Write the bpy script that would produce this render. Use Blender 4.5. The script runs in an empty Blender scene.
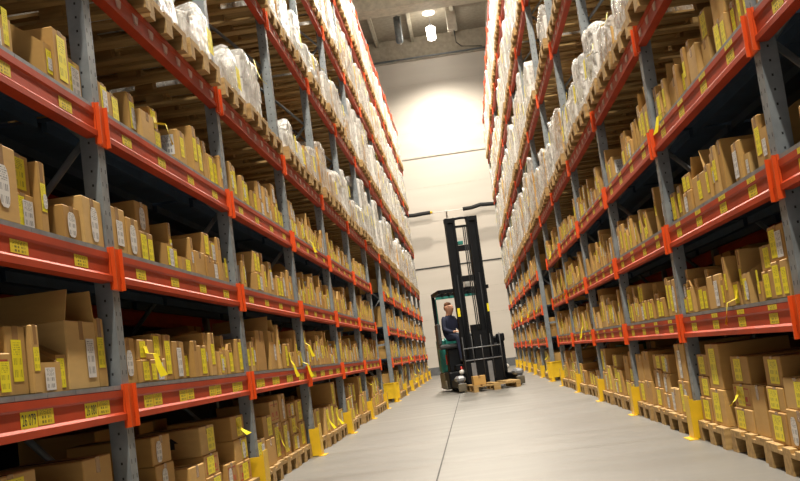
import bpy, math, random
from mathutils import Vector, Matrix, noise

random.seed(11)
SC = bpy.context.scene
COL = SC.collection
PI = math.pi
XL, XR = -1.773, 1.634            # faces of the two rack rows
YL, YR, BAY = 5.02, 5.085, 2.8    # first post of each row, bay pitch
Z = [0.0, 0.847, 1.546, 2.305, 3.153, 4.792, 6.457, 8.06, 9.66]
NB = 12
CEIL, WALLY = 15.0, 43.5
ORD = ('zeroth first second third fourth fifth sixth seventh eighth ninth tenth eleventh twelfth thirteenth fourteenth fifteenth '
       'sixteenth seventeenth eighteenth nineteenth twentieth twenty-first twenty-second twenty-third twenty-fourth twenty-fifth '
       'twenty-sixth twenty-seventh twenty-eighth twenty-ninth thirtieth thirty-first thirty-second thirty-third thirty-fourth').split()

# ------------------------------------------------------------------ camera
F, CX, CY, CAMH = 1000.0, 400.0, 262.0, 0.8926
yaw, pit, rol = -0.0599, 0.0961, -0.1316
fw = Vector((math.sin(yaw)*math.cos(pit), math.cos(yaw)*math.cos(pit), math.sin(pit)))
r0 = Vector((math.cos(yaw), -math.sin(yaw), 0)); u0 = r0.cross(fw)
rt = math.cos(rol)*r0 + math.sin(rol)*u0
up = -math.sin(rol)*r0 + math.cos(rol)*u0
EYE = Vector((0, 0, CAMH))
cam = bpy.data.cameras.new('camera'); camo = bpy.data.objects.new('camera', cam); COL.objects.link(camo)
M = Matrix((rt, up, -fw)).transposed().to_4x4(); M.translation = EYE
camo.matrix_world = M
cam.sensor_width = 36; cam.lens = 36*F/800; cam.shift_y = (CY-240.5)/800
cam.clip_start = 0.05; cam.clip_end = 200
SC.camera = camo

def px(p):
    d = Vector(p)-EYE; z = d.dot(fw)
    if z < 0.3: return None
    return CX+F*d.dot(rt)/z, CY-F*d.dot(up)/z, z

def seen(x0, x1, y0, y1, z0, z1, mx=60, my=60):
    """box against the frame with a margin, and its size in pixels"""
    P = [px((x, y, z)) for x in (x0, x1) for y in (y0, y1) for z in (z0, z1)]
    P = [p for p in P if p]
    if not P: return 0
    a, b = min(p[0] for p in P), max(p[0] for p in P); c, d = min(p[1] for p in P), max(p[1] for p in P)
    if b < -mx or a > 800+mx or d < -my or c > 481+my: return 0
    return math.sqrt(max(b-a, 1)*max(d-c, 1))

# ------------------------------------------------------------------ materials
def new_mat(name):
    m = bpy.data.materials.new(name); m.use_nodes = True
    nt = m.node_tree; nt.nodes.clear()
    o = nt.nodes.new('ShaderNodeOutputMaterial'); b = nt.nodes.new('ShaderNodeBsdfPrincipled')
    nt.links.new(b.outputs[0], o.inputs[0])
    return m, nt, b

def nd(nt, t, **k):
    n = nt.nodes.new('ShaderNode'+t)
    for a, v in k.items():
        if a.startswith('i_'): n.inputs[a[2:].replace('_', ' ')].default_value = v
        else: setattr(n, a, v)
    return n

def mth(nt, op, a, b=None):
    n = nt.nodes.new('ShaderNodeMath'); n.operation = op
    for i, v in enumerate((a, b)):
        if v is None: continue
        if isinstance(v, (int, float)): n.inputs[i].default_value = v
        else: nt.links.new(v, n.inputs[i])
    return n.outputs[0]

def ramp(nt, fac, stops):
    n = nt.nodes.new('ShaderNodeValToRGB'); e = n.color_ramp.elements
    while len(e) < len(stops): e.new(0.5)
    for el, (p, c) in zip(e, stops): el.position = p; el.color = (*c, 1)
    nt.links.new(fac, n.inputs[0]); return n.outputs[0]

def mixc(nt, fac, a, b):
    n = nt.nodes.new('ShaderNodeMix'); n.data_type = 'RGBA'
    for s, v in ((n.inputs[0], fac), (n.inputs[6], a), (n.inputs[7], b)):
        if isinstance(v, (int, float)): s.default_value = v
        elif isinstance(v, tuple): s.default_value = (*v, 1)
        else: nt.links.new(v, s)
    return n.outputs[2]

def noise_fac(nt, scale=(1, 1, 1), s=5.0, detail=3.0, coord='Object', rnd=False):
    tc = nt.nodes.new('ShaderNodeTexCoord'); mp = nt.nodes.new('ShaderNodeMapping')
    mp.inputs['Scale'].default_value = scale
    src = tc.outputs[coord]
    if rnd:
        oi = nt.nodes.new('ShaderNodeObjectInfo'); va = nt.nodes.new('ShaderNodeVectorMath'); va.operation = 'ADD'
        nt.links.new(src, va.inputs[0]); ml = mth(nt, 'MULTIPLY', oi.outputs['Random'], 37.0)
        cb = nt.nodes.new('ShaderNodeCombineXYZ')
        for i in range(3): nt.links.new(ml, cb.inputs[i])
        nt.links.new(cb.outputs[0], va.inputs[1]); src = va.outputs[0]
    nt.links.new(src, mp.inputs[0])
    n = nd(nt, 'TexNoise', i_Scale=s, i_Detail=detail); nt.links.new(mp.outputs[0], n.inputs['Vector'])
    return n.outputs[0]

def simple(name, col, rough=0.5, metal=0.0, var=0.15, scale=6.0, bump=0.0, stretch=(1, 1, 1), coat=0.0):
    m, nt, b = new_mat(name)
    f = noise_fac(nt, stretch, scale, 4.0)
    c0 = tuple(c*(1-var) for c in col); c1 = tuple(min(1, c*(1+var)) for c in col)
    nt.links.new(ramp(nt, f, [(0.3, c0), (0.7, c1)]), b.inputs['Base Color'])
    b.inputs['Roughness'].default_value = rough; b.inputs['Metallic'].default_value = metal
    b.inputs['Coat Weight'].default_value = coat
    if bump:
        bp = nd(nt, 'Bump', i_Strength=bump, i_Distance=0.01); nt.links.new(f, bp.inputs['Height']); nt.links.new(bp.outputs[0], b.inputs['Normal'])
    return m

def card_mat(name, island):
    m, nt, b = new_mat(name)
    if island:
        g = nt.nodes.new('ShaderNodeNewGeometry'); r = g.outputs['Random Per Island']
    else:
        oi = nt.nodes.new('ShaderNodeObjectInfo'); r = oi.outputs['Random']
    c = ramp(nt, r, [(0.0, (0.46, 0.255, 0.070)), (0.25, (0.58, 0.345, 0.102)), (0.5, (0.66, 0.41, 0.132)), (0.75, (0.52, 0.30, 0.084)), (1.0, (0.71, 0.47, 0.175))])
    f = noise_fac(nt, (1, 1, 4), 7.0, 4.0, rnd=not island)
    c = mixc(nt, mth(nt, 'MULTIPLY', f, 0.35), c, (0.25, 0.125, 0.045))
    nt.links.new(c, b.inputs['Base Color']); b.inputs['Roughness'].default_value = 0.62
    b.inputs['Specular IOR Level'].default_value = 0.3
    return m

def label_mat(name, base, ink, seed, dens=0.8):
    """paper with printed lines of type and two bar codes, laid out in the label's own UV square"""
    m, nt, b = new_mat(name)
    tc = nt.nodes.new('ShaderNodeTexCoord'); sp = nt.nodes.new('ShaderNodeSeparateXYZ'); nt.links.new(tc.outputs['UV'], sp.inputs[0])
    u, v = sp.outputs[0], sp.outputs[1]
    def band(x, a, c): return mth(nt, 'MULTIPLY', mth(nt, 'GREATER_THAN', x, a), mth(nt, 'LESS_THAN', x, c))
    wn = nt.nodes.new('ShaderNodeTexWhiteNoise'); wn.noise_dimensions = '1D'
    nt.links.new(mth(nt, 'ADD', mth(nt, 'FLOOR', mth(nt, 'MULTIPLY', u, 34.0)), seed), wn.inputs['W'])
    bars = mth(nt, 'GREATER_THAN', wn.outputs[0], 0.45)
    bars = mth(nt, 'MULTIPLY', bars, mth(nt, 'ADD', band(v, 0.10, 0.28), band(v, 0.40, 0.56)))
    wt = nt.nodes.new('ShaderNodeTexWhiteNoise'); wt.noise_dimensions = '2D'
    cb = nt.nodes.new('ShaderNodeCombineXYZ')
    nt.links.new(mth(nt, 'FLOOR', mth(nt, 'MULTIPLY', u, 22.0)), cb.inputs[0]); nt.links.new(mth(nt, 'ADD', mth(nt, 'FLOOR', mth(nt, 'MULTIPLY', v, 18.0)), seed), cb.inputs[1])
    nt.links.new(cb.outputs[0], wt.inputs['Vector'])
    tx = mth(nt, 'GREATER_THAN', wt.outputs[0], 0.4)
    tx = mth(nt, 'MULTIPLY', tx, mth(nt, 'GREATER_THAN', mth(nt, 'FRACT', mth(nt, 'MULTIPLY', v, 18.0)), 0.45))
    tx = mth(nt, 'MULTIPLY', tx, band(v, 0.64, 0.95))
    k = mth(nt, 'MULTIPLY', mth(nt, 'MAXIMUM', bars, tx), band(u, 0.14, 0.86))
    c = mixc(nt, mth(nt, 'MULTIPLY', k, dens), base, ink)
    nt.links.new(c, b.inputs['Base Color']); b.inputs['Roughness'].default_value = 0.5
    return m

MT = {}
MT['card'] = card_mat('cardboard', False)
MT['cardi'] = card_mat('cardboard_mixed', True)
MT['yellow'] = label_mat('yellow_label_paper', (0.92, 0.79, 0.02), (0.10, 0.09, 0.01), 3.0, 0.5)
MT['white'] = label_mat('white_label_paper', (0.74, 0.72, 0.68), (0.06, 0.06, 0.07), 9.0, 0.65)
MT['strip'] = simple('yellow_paper_strip', (0.88, 0.74, 0.02), 0.45, var=0.05)
MT['tape'] = simple('brown_parcel_tape', (0.33, 0.19, 0.08), 0.25, var=0.1)
MT['red_print'] = simple('red_print', (0.50, 0.06, 0.03), 0.6)
MT['black_print'] = simple('black_print', (0.02, 0.02, 0.02), 0.6)
MT['beam'] = simple('orange_red_beam_paint', (0.45, 0.045, 0.009), 0.5, var=0.2, scale=3, coat=0.0)
MT['clip'] = simple('pale_support_clip', (0.62, 0.40, 0.33), 0.4)
MT['conn'] = simple('bright_orange_bracket_paint', (0.72, 0.085, 0.008), 0.38, var=0.08, coat=0.2)
MT['galv'] = simple('galvanised_steel', (0.24, 0.268, 0.285), 0.45, 0.3, 0.2, 9)
MT['deck'] = simple('shaded_steel_shelf_panel', (0.035, 0.065, 0.11), 0.6, 0.1, 0.2, 5)  # navy puts the deep shade under the steel shelves into their colour
MT['slot'] = simple('post_slot_dark', (0.02, 0.022, 0.025), 0.8)
MT['guard'] = simple('yellow_guard_paint', (0.78, 0.50, 0.012), 0.42, var=0.1)
MT['black'] = simple('black_truck_paint', (0.004, 0.005, 0.007), 0.55, var=0.3)
MT['dark'] = simple('dark_grey_plastic', (0.05, 0.052, 0.055), 0.5)
MT['grey'] = simple('mid_grey_metal', (0.25, 0.26, 0.28), 0.4, 0.3)
MT['olive'] = simple('worn_olive_steel', (0.13, 0.11, 0.075), 0.5, var=0.35, scale=9)
MT['teal'] = simple('teal_truck_paint', (0.02, 0.20, 0.17), 0.4)
MT['red'] = simple('red_plastic', (0.60, 0.03, 0.02), 0.4)
MT['rubber'] = simple('rubber', (0.018, 0.018, 0.018), 0.75)
MT['offwhite'] = simple('off_white_plastic', (0.72, 0.70, 0.66), 0.4)
MT['skin'] = simple('skin', (0.60, 0.31, 0.20), 0.5, var=0.08)
MT['hair'] = simple('auburn_hair', (0.16, 0.065, 0.025), 0.7)
MT['navy'] = simple('navy_work_cloth', (0.012, 0.017, 0.045), 0.8)
MT['eye'] = simple('eye', (0.03, 0.025, 0.02), 0.2)
MT['green'] = simple('green_crate_plastic', (0.04, 0.16, 0.04), 0.5)
MT['beige'] = simple('beige_metal', (0.58, 0.54, 0.46), 0.5)
MT['blackpipe'] = simple('black_foam_sleeve', (0.02, 0.02, 0.02), 0.8, bump=0.6, scale=20)

def wood_mat():
    m, nt, b = new_mat('pallet_wood')
    f = noise_fac(nt, (2.5, 30, 30), 1.0, 4.0, rnd=True)
    g = nt.nodes.new('ShaderNodeNewGeometry'); oi = nt.nodes.new('ShaderNodeObjectInfo')
    c = ramp(nt, f, [(0.25, (0.30, 0.18, 0.058)), (0.55, (0.54, 0.35, 0.13)), (0.8, (0.66, 0.46, 0.20))])
    tone = mth(nt, 'MULTIPLY', mth(nt, 'ADD', mth(nt, 'MULTIPLY', g.outputs['Random Per Island'], 0.5), mth(nt, 'MULTIPLY', oi.outputs['Random'], 0.5)), 0.55)
    nt.links.new(mixc(nt, tone, c, (0.22, 0.125, 0.045)), b.inputs['Base Color'])
    b.inputs['Roughness'].default_value = 0.75
    return m
MT['wood'] = wood_mat()
MT['beam'].node_tree.nodes['Principled BSDF'].inputs['Specular IOR Level'].default_value = 0.3
MT['black'].node_tree.nodes['Principled BSDF'].inputs['Specular IOR Level'].default_value = 0.2

def wrap_mat():
    m, nt, b = new_mat('stretch_wrap_film')
    out = [n for n in nt.nodes if n.type == 'OUTPUT_MATERIAL'][0]
    f = noise_fac(nt, (4, 4, 2.2), 2.0, 6.0, rnd=True)
    f2 = noise_fac(nt, (7, 7, 4.5), 2.6, 6.0, rnd=True)
    nt.links.new(ramp(nt, f2, [(0.35, (0.55, 0.54, 0.51)), (0.62, (0.90, 0.89, 0.86))]), b.inputs['Base Color'])
    b.inputs['Roughness'].default_value = 0.16; b.inputs['Specular IOR Level'].default_value = 0.8
    bp = nd(nt, 'Bump', i_Strength=1.0, i_Distance=0.06); nt.links.new(f2, bp.inputs['Height']); nt.links.new(bp.outputs[0], b.inputs['Normal'])
    tr = nt.nodes.new('ShaderNodeBsdfTransparent'); mx = nt.nodes.new('ShaderNodeMixShader')
    al = nt.nodes.new('ShaderNodeMapRange'); al.inputs[1].default_value = 0.38; al.inputs[2].default_value = 0.62; al.inputs[3].default_value = 0.35; al.inputs[4].default_value = 0.93
    oi = nt.nodes.new('ShaderNodeObjectInfo')
    nt.links.new(mth(nt, 'ADD', f, mth(nt, 'SUBTRACT', mth(nt, 'MULTIPLY', oi.outputs['Random'], 0.26), 0.15)), al.inputs[0]); nt.links.new(al.outputs[0], mx.inputs[0])
    nt.links.new(tr.outputs[0], mx.inputs[1]); nt.links.new(b.outputs[0], mx.inputs[2]); nt.links.new(mx.outputs[0], out.inputs[0])
    return m
MT['wrap'] = wrap_mat()

def glow(name, col, s):
    m, nt, b = new_mat(name)
    b.inputs['Base Color'].default_value = (*col, 1)
    b.inputs['Emission Color'].default_value = (*col, 1); b.inputs['Emission Strength'].default_value = s
    return m
MT['rose'] = glow('lit_ceiling_rose', (1, 0.93, 0.8), 4)  # rose glows in place of lamp light falling on it
MT['bulb'] = glow('lamp_diffuser', (1, 0.93, 0.8), 30)

def floor_mat():
    m, nt, b = new_mat('polished_concrete')
    f1 = noise_fac(nt, (0.25, 2.2, 1), 1.3, 5.0); f2 = noise_fac(nt, (1, 1, 1), 0.9, 6.0); f3 = noise_fac(nt, (1, 1, 1), 30, 3.0)
    c = ramp(nt, f2, [(0.3, (0.138, 0.133, 0.121)), (0.7, (0.195, 0.188, 0.172))])
    c = mixc(nt, mth(nt, 'MULTIPLY', f1, 0.45), c, (0.13, 0.129, 0.124))
    c = mixc(nt, mth(nt, 'MULTIPLY', f3, 0.2), c, (0.27, 0.26, 0.235))
    nt.links.new(c, b.inputs['Base Color'])
    rr = nt.nodes.new('ShaderNodeMapRange'); rr.inputs[3].default_value = 0.28; rr.inputs[4].default_value = 0.55
    nt.links.new(f1, rr.inputs[0]); nt.links.new(rr.outputs[0], b.inputs['Roughness'])
    return m
MT['floor'] = floor_mat()

def wall_mat():
    m, nt, b = new_mat('cream_wall_panel')
    f1 = noise_fac(nt, (0.15, 1, 1.4), 1.2, 3.0); f2 = noise_fac(nt, (1, 1, 1), 0.35, 2.0)
    c = ramp(nt, f1, [(0.3, (0.60, 0.545, 0.48)), (0.7, (0.69, 0.635, 0.565))])
    c = mixc(nt, mth(nt, 'MULTIPLY', f2, 0.25), c, (0.56, 0.52, 0.44))
    nt.links.new(c, b.inputs['Base Color']); b.inputs['Roughness'].default_value = 0.45
    return m
MT['wall'] = wall_mat()
MT['wall2'] = simple('upper_wall_panel', (0.40, 0.35, 0.27), 0.6)
MT['ceil'] = simple('roof_deck', (0.34, 0.30, 0.235), 0.6)
MT['girder'] = simple('concrete_girder', (0.52, 0.48, 0.38), 0.7)
MT['backing'] = simple('added_dark_backing', (0.018, 0.024, 0.036), 0.8)  # near-black navy holds the shade seen through the racks
MT['joint'] = simple('dark_joint', (0.05, 0.05, 0.048), 0.8)
MT['skirt'] = simple('grey_wall_base', (0.13, 0.135, 0.14), 0.6)

# ------------------------------------------------------------------ mesh builder
class MB:
    def __init__(s): s.v = []; s.f = []; s.m = []; s.uv = []; s.mats = []; s.sm = []
    def mi(s, m):
        if m not in s.mats: s.mats.append(m)
        return s.mats.index(m)
    def face(s, pts, m, uv=None, smooth=False):
        b = len(s.v); s.v.extend(tuple(p) for p in pts); s.f.append(tuple(range(b, b+len(pts)))); s.m.append(s.mi(m))
        s.uv.extend(uv or [(0.0, 0.0)]*len(pts)); s.sm.append(smooth)
    def poly(s, verts, faces, m, smooth=False):
        b = len(s.v); s.v.extend(tuple(p) for p in verts)
        k = s.mi(m)
        for f in faces:
            s.f.append(tuple(b+i for i in f)); s.m.append(k); s.uv.extend([(0.0, 0.0)]*len(f)); s.sm.append(smooth)
    def box(s, a, b, m, rot=None, c=None):
        x0, y0, z0 = (min(a[i], b[i]) for i in range(3)); x1, y1, z1 = (max(a[i], b[i]) for i in range(3))
        vs = [Vector(p) for p in ((x0, y0, z0), (x1, y0, z0), (x1, y1, z0), (x0, y1, z0), (x0, y0, z1), (x1, y0, z1), (x1, y1, z1), (x0, y1, z1))]
        if rot is not None:
            c = Vector(c) if c is not None else Vector(((x0+x1)/2, (y0+y1)/2, (z0+z1)/2))
            vs = [c+rot@(v-c) for v in vs]
        s.poly(vs, [(0, 3, 2, 1), (4, 5, 6, 7), (0, 1, 5, 4), (1, 2, 6, 5), (2, 3, 7, 6), (3, 0, 4, 7)], m)
    def cbox(s, a, b, m, r=0.006):
        """box with chamfered edges"""
        x0, y0, z0 = (min(a[i], b[i]) for i in range(3)); x1, y1, z1 = (max(a[i], b[i]) for i in range(3))
        r = min(r, (x1-x0)/3, (y1-y0)/3, (z1-z0)/3)
        vs = []; idx = {}
        for i, x in enumerate((x0, x1)):
            for j, y in enumerate((y0, y1)):
                for k, z in enumerate((z0, z1)):
                    sx, sy, sz = (r if i == 0 else -r), (r if j == 0 else -r), (r if k == 0 else -r)
                    for ax, p in enumerate(((x, y+sy, z+sz), (x+sx, y, z+sz), (x+sx, y+sy, z))):
                        idx[i, j, k, ax] = len(vs); vs.append(p)
        fs = []
        for i in (0, 1): fs.append([idx[i, 0, 0, 0], idx[i, 1, 0, 0], idx[i, 1, 1, 0], idx[i, 0, 1, 0]][::(1 if i else -1)])
        for j in (0, 1): fs.append([idx[0, j, 0, 1], idx[1, j, 0, 1], idx[1, j, 1, 1], idx[0, j, 1, 1]][::(-1 if j else 1)])
        for k in (0, 1): fs.append([idx[0, 0, k, 2], idx[1, 0, k, 2], idx[1, 1, k, 2], idx[0, 1, k, 2]][::(1 if k else -1)])
        for i in (0, 1):
            for j in (0, 1): fs.append([idx[i, j, 0, 0], idx[i, j, 0, 1], idx[i, j, 1, 1], idx[i, j, 1, 0]])
            for k in (0, 1): fs.append([idx[i, 0, k, 0], idx[i, 0, k, 2], idx[i, 1, k, 2], idx[i, 1, k, 0]])
        for j in (0, 1):
            for k in (0, 1): fs.append([idx[0, j, k, 1], idx[0, j, k, 2], idx[1, j, k, 2], idx[1, j, k, 1]])
        for i in (0, 1):
            for j in (0, 1):
                for k in (0, 1): fs.append([idx[i, j, k, 0], idx[i, j, k, 1], idx[i, j, k, 2]])
        s.poly(vs, fs, m)
    def tube(s, pts, r, m, n=10, cap=True):
        pts = [Vector(p) for p in pts]; rs = r if isinstance(r, (list, tuple)) else [r]*len(pts)
        vs = []; fs = []
        t0 = (pts[1]-pts[0]).normalized(); a = t0.orthogonal().normalized()
        for i, p in enumerate(pts):
            t = (pts[min(i+1, len(pts)-1)]-pts[max(i-1, 0)]).normalized()
            a = (a-t*a.dot(t)).normalized(); c = t.cross(a)
            for k in range(n):
                g = 2*PI*k/n; vs.append(p+rs[i]*(math.cos(g)*a+math.sin(g)*c))
        for i in range(len(pts)-1):
            for k in range(n): fs.append((i*n+k, i*n+(k+1) % n, (i+1)*n+(k+1) % n, (i+1)*n+k))
        if cap: fs += [tuple(range(n))[::-1], tuple(range((len(pts)-1)*n, len(pts)*n))]
        s.poly(vs, fs, m, True)
    def ell(s, c, r, m, n=12, k=8):
        vs = []; fs = []
        for i in range(k+1):
            t = PI*i/k
            for j in range(n):
                p = 2*PI*j/n; vs.append((c[0]+r[0]*math.sin(t)*math.cos(p), c[1]+r[1]*math.sin(t)*math.sin(p), c[2]+r[2]*math.cos(t)))
        for i in range(k):
            for j in range(n): fs.append((i*n+j, (i+1)*n+j, (i+1)*n+(j+1) % n, i*n+(j+1) % n))
        s.poly(vs, fs, m, True)
    def prism(s, prof, y0, y1, m):
        """profile in x,z swept along y"""
        n = len(prof); vs = [(x, y0, z) for x, z in prof]+[(x, y1, z) for x, z in prof]
        fs = [(i, (i+1) % n, n+(i+1) % n, n+i) for i in range(n)]+[tuple(range(n)), tuple(range(n, 2*n))[::-1]]
        s.poly(vs, fs, m)
    def add(s, o, mat=None, swap=None):
        b = len(s.v)
        s.v.extend(tuple(mat@Vector(p)) if mat is not None else p for p in o.v)
        mp = [s.mi((swap or {}).get(m, m)) for m in o.mats]
        s.f.extend(tuple(b+i for i in f) for f in o.f); s.m.extend(mp[k] for k in o.m); s.uv.extend(o.uv); s.sm.extend(o.sm)
    def mesh(s, name):
        me = bpy.data.meshes.new(name); me.from_pydata(s.v, [], s.f)
        for m in s.mats: me.materials.append(MT[m])
        me.polygons.foreach_set('material_index', s.m); me.polygons.foreach_set('use_smooth', s.sm)
        uv = me.uv_layers.new(name='UVMap')
        uv.data.foreach_set('uv', [c for p in s.uv for c in p])
        me.update(); return me

def tag(o, label=None, cat=None, group=None, kind=None):
    for k, v in (('label', label), ('category', cat), ('group', group), ('kind', kind)):
        if v: o[k] = v
    return o

def obj(name, mb, parent=None, loc=None):
    me = mb.mesh(name) if isinstance(mb, MB) else mb
    o = bpy.data.objects.new(name, me); COL.objects.link(o)
    if parent is not None: o.parent = parent
    if loc is not None: o.location = loc
    return o

def empty(name, loc=(0, 0, 0), rz=0.0):
    o = bpy.data.objects.new(name, None); COL.objects.link(o); o.location = loc; o.rotation_euler = (0, 0, rz); o.empty_display_size = 0.1
    return o

def struct(name, mb, parent=None):
    o = obj(name, mb, parent)
    if parent is None: o['kind'] = 'structure'
    return o

# ------------------------------------------------------------------ the hall
b = MB(); b.box((-3.2, -14, -0.2), (3.1, WALLY+0.2, 0), 'floor'); fl = struct('floor', b)
b = MB(); b.box((-0.386, -14, 0.0), (-0.374, WALLY, 0.0012), 'joint')
tr = struct('trim_1', b)
b = MB()
b.box((-3.2, WALLY, 0), (3.1, WALLY+0.2, 13.95), 'wall')
for zz in (1.2, 2.4, 3.55, 5.9, 7.05, 8.2, 10.7, 11.75, 12.85): b.box((-3.2, WALLY-0.004, zz-0.008), (3.1, WALLY, zz+0.008), 'beige')
b.box((-3.2, WALLY-0.02, 4.62), (3.1, WALLY, 4.68), 'joint')
struct('wall_far', b)
b = MB(); b.box((-3.2, WALLY-0.035, 9.54), (3.1, WALLY, 9.61), 'beige'); struct('trim_2', b)
b = MB(); b.box((-3.2, WALLY-0.06, 0), (3.1, WALLY, 0.34), 'skirt'); struct('baseboard_far', b)
b = MB(); b.box((-3.2, WALLY+0.05, 13.95), (3.1, WALLY+0.25, CEIL), 'wall2')
for xx in (-1.9, -0.3, 0.9): b.box((xx, WALLY, 13.95), (xx+0.05, WALLY+0.05, CEIL), 'wall2')
struct('wall_far_upper', b)
b = MB(); b.box((-3.2, WALLY-0.18, 13.92), (3.1, WALLY+0.05, 14.02), 'beige'); b.tube([(-3.1, WALLY-0.26, 13.98), (3.0, WALLY-0.26, 13.98)], 0.04, 'galv', 8); struct('trim_3', b)
b = MB(); b.box((-3.2, -14, CEIL), (3.1, WALLY+0.3, CEIL+0.15), 'ceil'); struct('ceiling', b)
for i, xx in enumerate((-2.35, -0.75, 1.05, 2.6)):
    b = MB(); b.box((xx-0.07, 38.5, CEIL-0.22), (xx+0.07, WALLY+0.05, CEIL), 'girder'); struct('beam_%d' % (i+1), b)
for i, yy in enumerate((38.0, 30.0, 22.0, 14.0, 6.0, -2.0)):
    b = MB(); b.box((-3.2, yy-0.4, CEIL-0.62), (3.1, yy+0.5, CEIL), 'girder'); struct('beam_%d' % (i+5), b)
b = MB(); b.box((-3.3, -14, 0), (-3.15, WALLY, CEIL), 'backing'); struct('wall_added_left', b)  # added light blocker behind the left racks, keeps their gaps dark
b = MB(); b.box((3.0, -14, 0), (3.15, WALLY, CEIL), 'backing'); struct('wall_added_right', b)  # same added blocker behind the right racks

# pipe with two black sleeves on the far wall
p = empty('wall_pipe', (0, WALLY-0.45, 7.0)); tag(p, 'thin conduit with two black sleeves crossing the far cream wall above the truck', 'pipe')
b = MB(); b.tube([(-2.6, 0, 0), (2.5, 0, -0.06)], 0.018, 'offwhite', 8); obj('conduit', b, p)
for pts in ([(-2.2, 0, 0), (-1.7, 0, -0.02), (-1.3, 0, 0.0), (-1.0, 0, 0.0)], [(0.42, 0, -0.04), (0.8, 0, -0.03), (1.2, 0, 0.05), (1.6, 0, 0.02), (2.0, 0, -0.02)]):
    b = MB(); b.tube(pts, [0.085]*len(pts), 'blackpipe', 12); obj('foam_sleeve', b, p)
b = MB(); b.tube([(-1.0, 0, 0), (-0.9, 0, 0)], 0.06, 'guard', 10); obj('end_cap', b, p)
for xx in (-2.4, -0.3, 2.3):
    b = MB(); b.box((xx-0.03, 0.0, -0.03), (xx+0.03, 0.45, 0.03), 'offwhite'); obj('bracket', b, p)

# ------------------------------------------------------------------ lamps
def lamp(x, y, z, label, e, cone):
    t = empty('high_bay_lamp', (x, y, z)); tag(t, label, 'lamp', 'high bay lamps along the aisle')
    b = MB(); b.tube([(0, 0, -0.34), (0, 0, -0.30), (0, 0, 0.18), (0, 0, 0.22)], [0.10, 0.17, 0.19, 0.12], 'bulb', 20); obj('diffuser', b, t)
    b = MB(); b.tube([(0, 0, 0.225), (0, 0, 0.30), (0, 0, 0.34)], [0.10, 0.10, 0.05], 'grey', 16); obj('housing', b, t)
    b = MB(); b.tube([(0, 0, 0.34), (0, 0, CEIL-z-0.03)], 0.012, 'grey', 6); obj('rod', b, t)
    b = MB(); b.tube([(0, 0, CEIL-z-0.06), (0, 0, CEIL-z)], [0.24, 0.26], 'rose', 20); obj('ceiling_rose', b, t)
    l = bpy.data.lights.new('lamp_light', 'SPOT'); l.energy = e; l.color = (1, 0.91, 0.77); l.shadow_soft_size = 0.16; l.spot_size = math.radians(cone); l.spot_blend = 0.7
    o = bpy.data.objects.new('lamp_light', l); COL.objects.link(o); o.location = (x, y, z-0.40)
LAMP_E = 3100
lamp(0.10, 40.6, 14.16, 'lit white high bay lamp hanging before the top of the far wall', 2700, 146)
for i, y in enumerate((34.0, 29.2, 24.0, 18.4, 12.8, 7.2, 1.6, -4.0)):
    lamp(0.0, y, 13.7, 'lit high bay lamp over the aisle, %s from the far wall' % ORD[i+2], LAMP_E, 168)
t = empty('hanging_cylinder', (-1.22, 40.0, 14.35)); tag(t, 'grey metal cylinder hanging from the ceiling beside the lit lamp', 'ceiling fitting')
b = MB(); b.tube([(0, 0, -0.65), (0, 0, -0.60), (0, 0, 0.45)], [0.12, 0.15, 0.15], 'galv', 16); obj('casing', b, t)
b = MB(); b.tube([(0, 0, 0.45), (0, 0, 0.64)], 0.02, 'grey', 6); obj('rod', b, t)
b = MB(); b.tube([(0.03, 0, -0.72), (0.03, 0, -0.65)], 0.03, 'offwhite', 8); obj('tip', b, t)
t = empty('ceiling_box', (1.0, 40.4, CEIL)); tag(t, 'beige box on the ceiling with a black cable below it', 'ceiling fitting')
b = MB(); b.cbox((-0.2, -0.15, -0.98), (0.2, 0.15, -0.01), 'beige', 0.02); obj('casing', b, t)
b = MB(); b.tube([(0.05, 0, -0.98), (0.06, 0, -1.2), (0.08, 0.3, -1.4), (0.3, 1.0, -1.38), (1.2, 2.0, -1.2)], 0.02, 'rubber', 6); obj('cable', b, t)

# ------------------------------------------------------------------ racks
def wx(side, o): return XL-o if side == 'L' else XR+o     # o: depth behind the rack face
def yp(side, i): return (YL if side == 'L' else YR)+BAY*i
SIDE = {'L': 'left', 'R': 'right'}

def beam_mb(side, level, y0, y1, front):
    m = MB(); z = Z[level]-0.075
    sg = -1 if side == 'L' else 1
    ba = 0.0 if front else 1.06
    P = [(0.05, 0), (-0.016, 0), (-0.016, 0.030), (-0.004, 0.042), (-0.004, 0.108), (-0.010, 0.118), (-0.010, 0.150), (0.05, 0.150)]
    m.prism([(wx(side, ba+o), z+h) for o, h in P], y0+0.052, y1-0.052, 'beam')
    return m
def conn_mb(side, level, yc, d, front):
    """end bracket hooked on the post; d=+1 when the beam runs away from the post"""
    m = MB(); ba = 0.0 if front else 1.06
    z0, z1 = Z[level]-0.115, Z[level]+0.105
    a, c = sorted((yc+d*0.003, yc+d*0.075))
    m.box((wx(side, ba-0.014), a, z0), (wx(side, ba-0.0015), c, z1), 'conn')
    a, c = sorted((yc+d*0.055, yc+d*0.063)); m.box((wx(side, ba-0.034), a, z0), (wx(side, ba-0.014), c, z1), 'conn')
    return m
def label_quad(m, side, o, y0, y1, z0, z1, mat):
    x = wx(side, o)
    if side == 'L': m.face([(x, y0, z0), (x, y1, z0), (x, y1, z1), (x, y0, z1)], mat, [(0, 0), (1, 0), (1, 1), (0, 1)])
    else: m.face([(x, y1, z0), (x, y0, z0), (x, y0, z1), (x, y1, z1)], mat, [(0, 0), (1, 0), (1, 1), (0, 1)])

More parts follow.
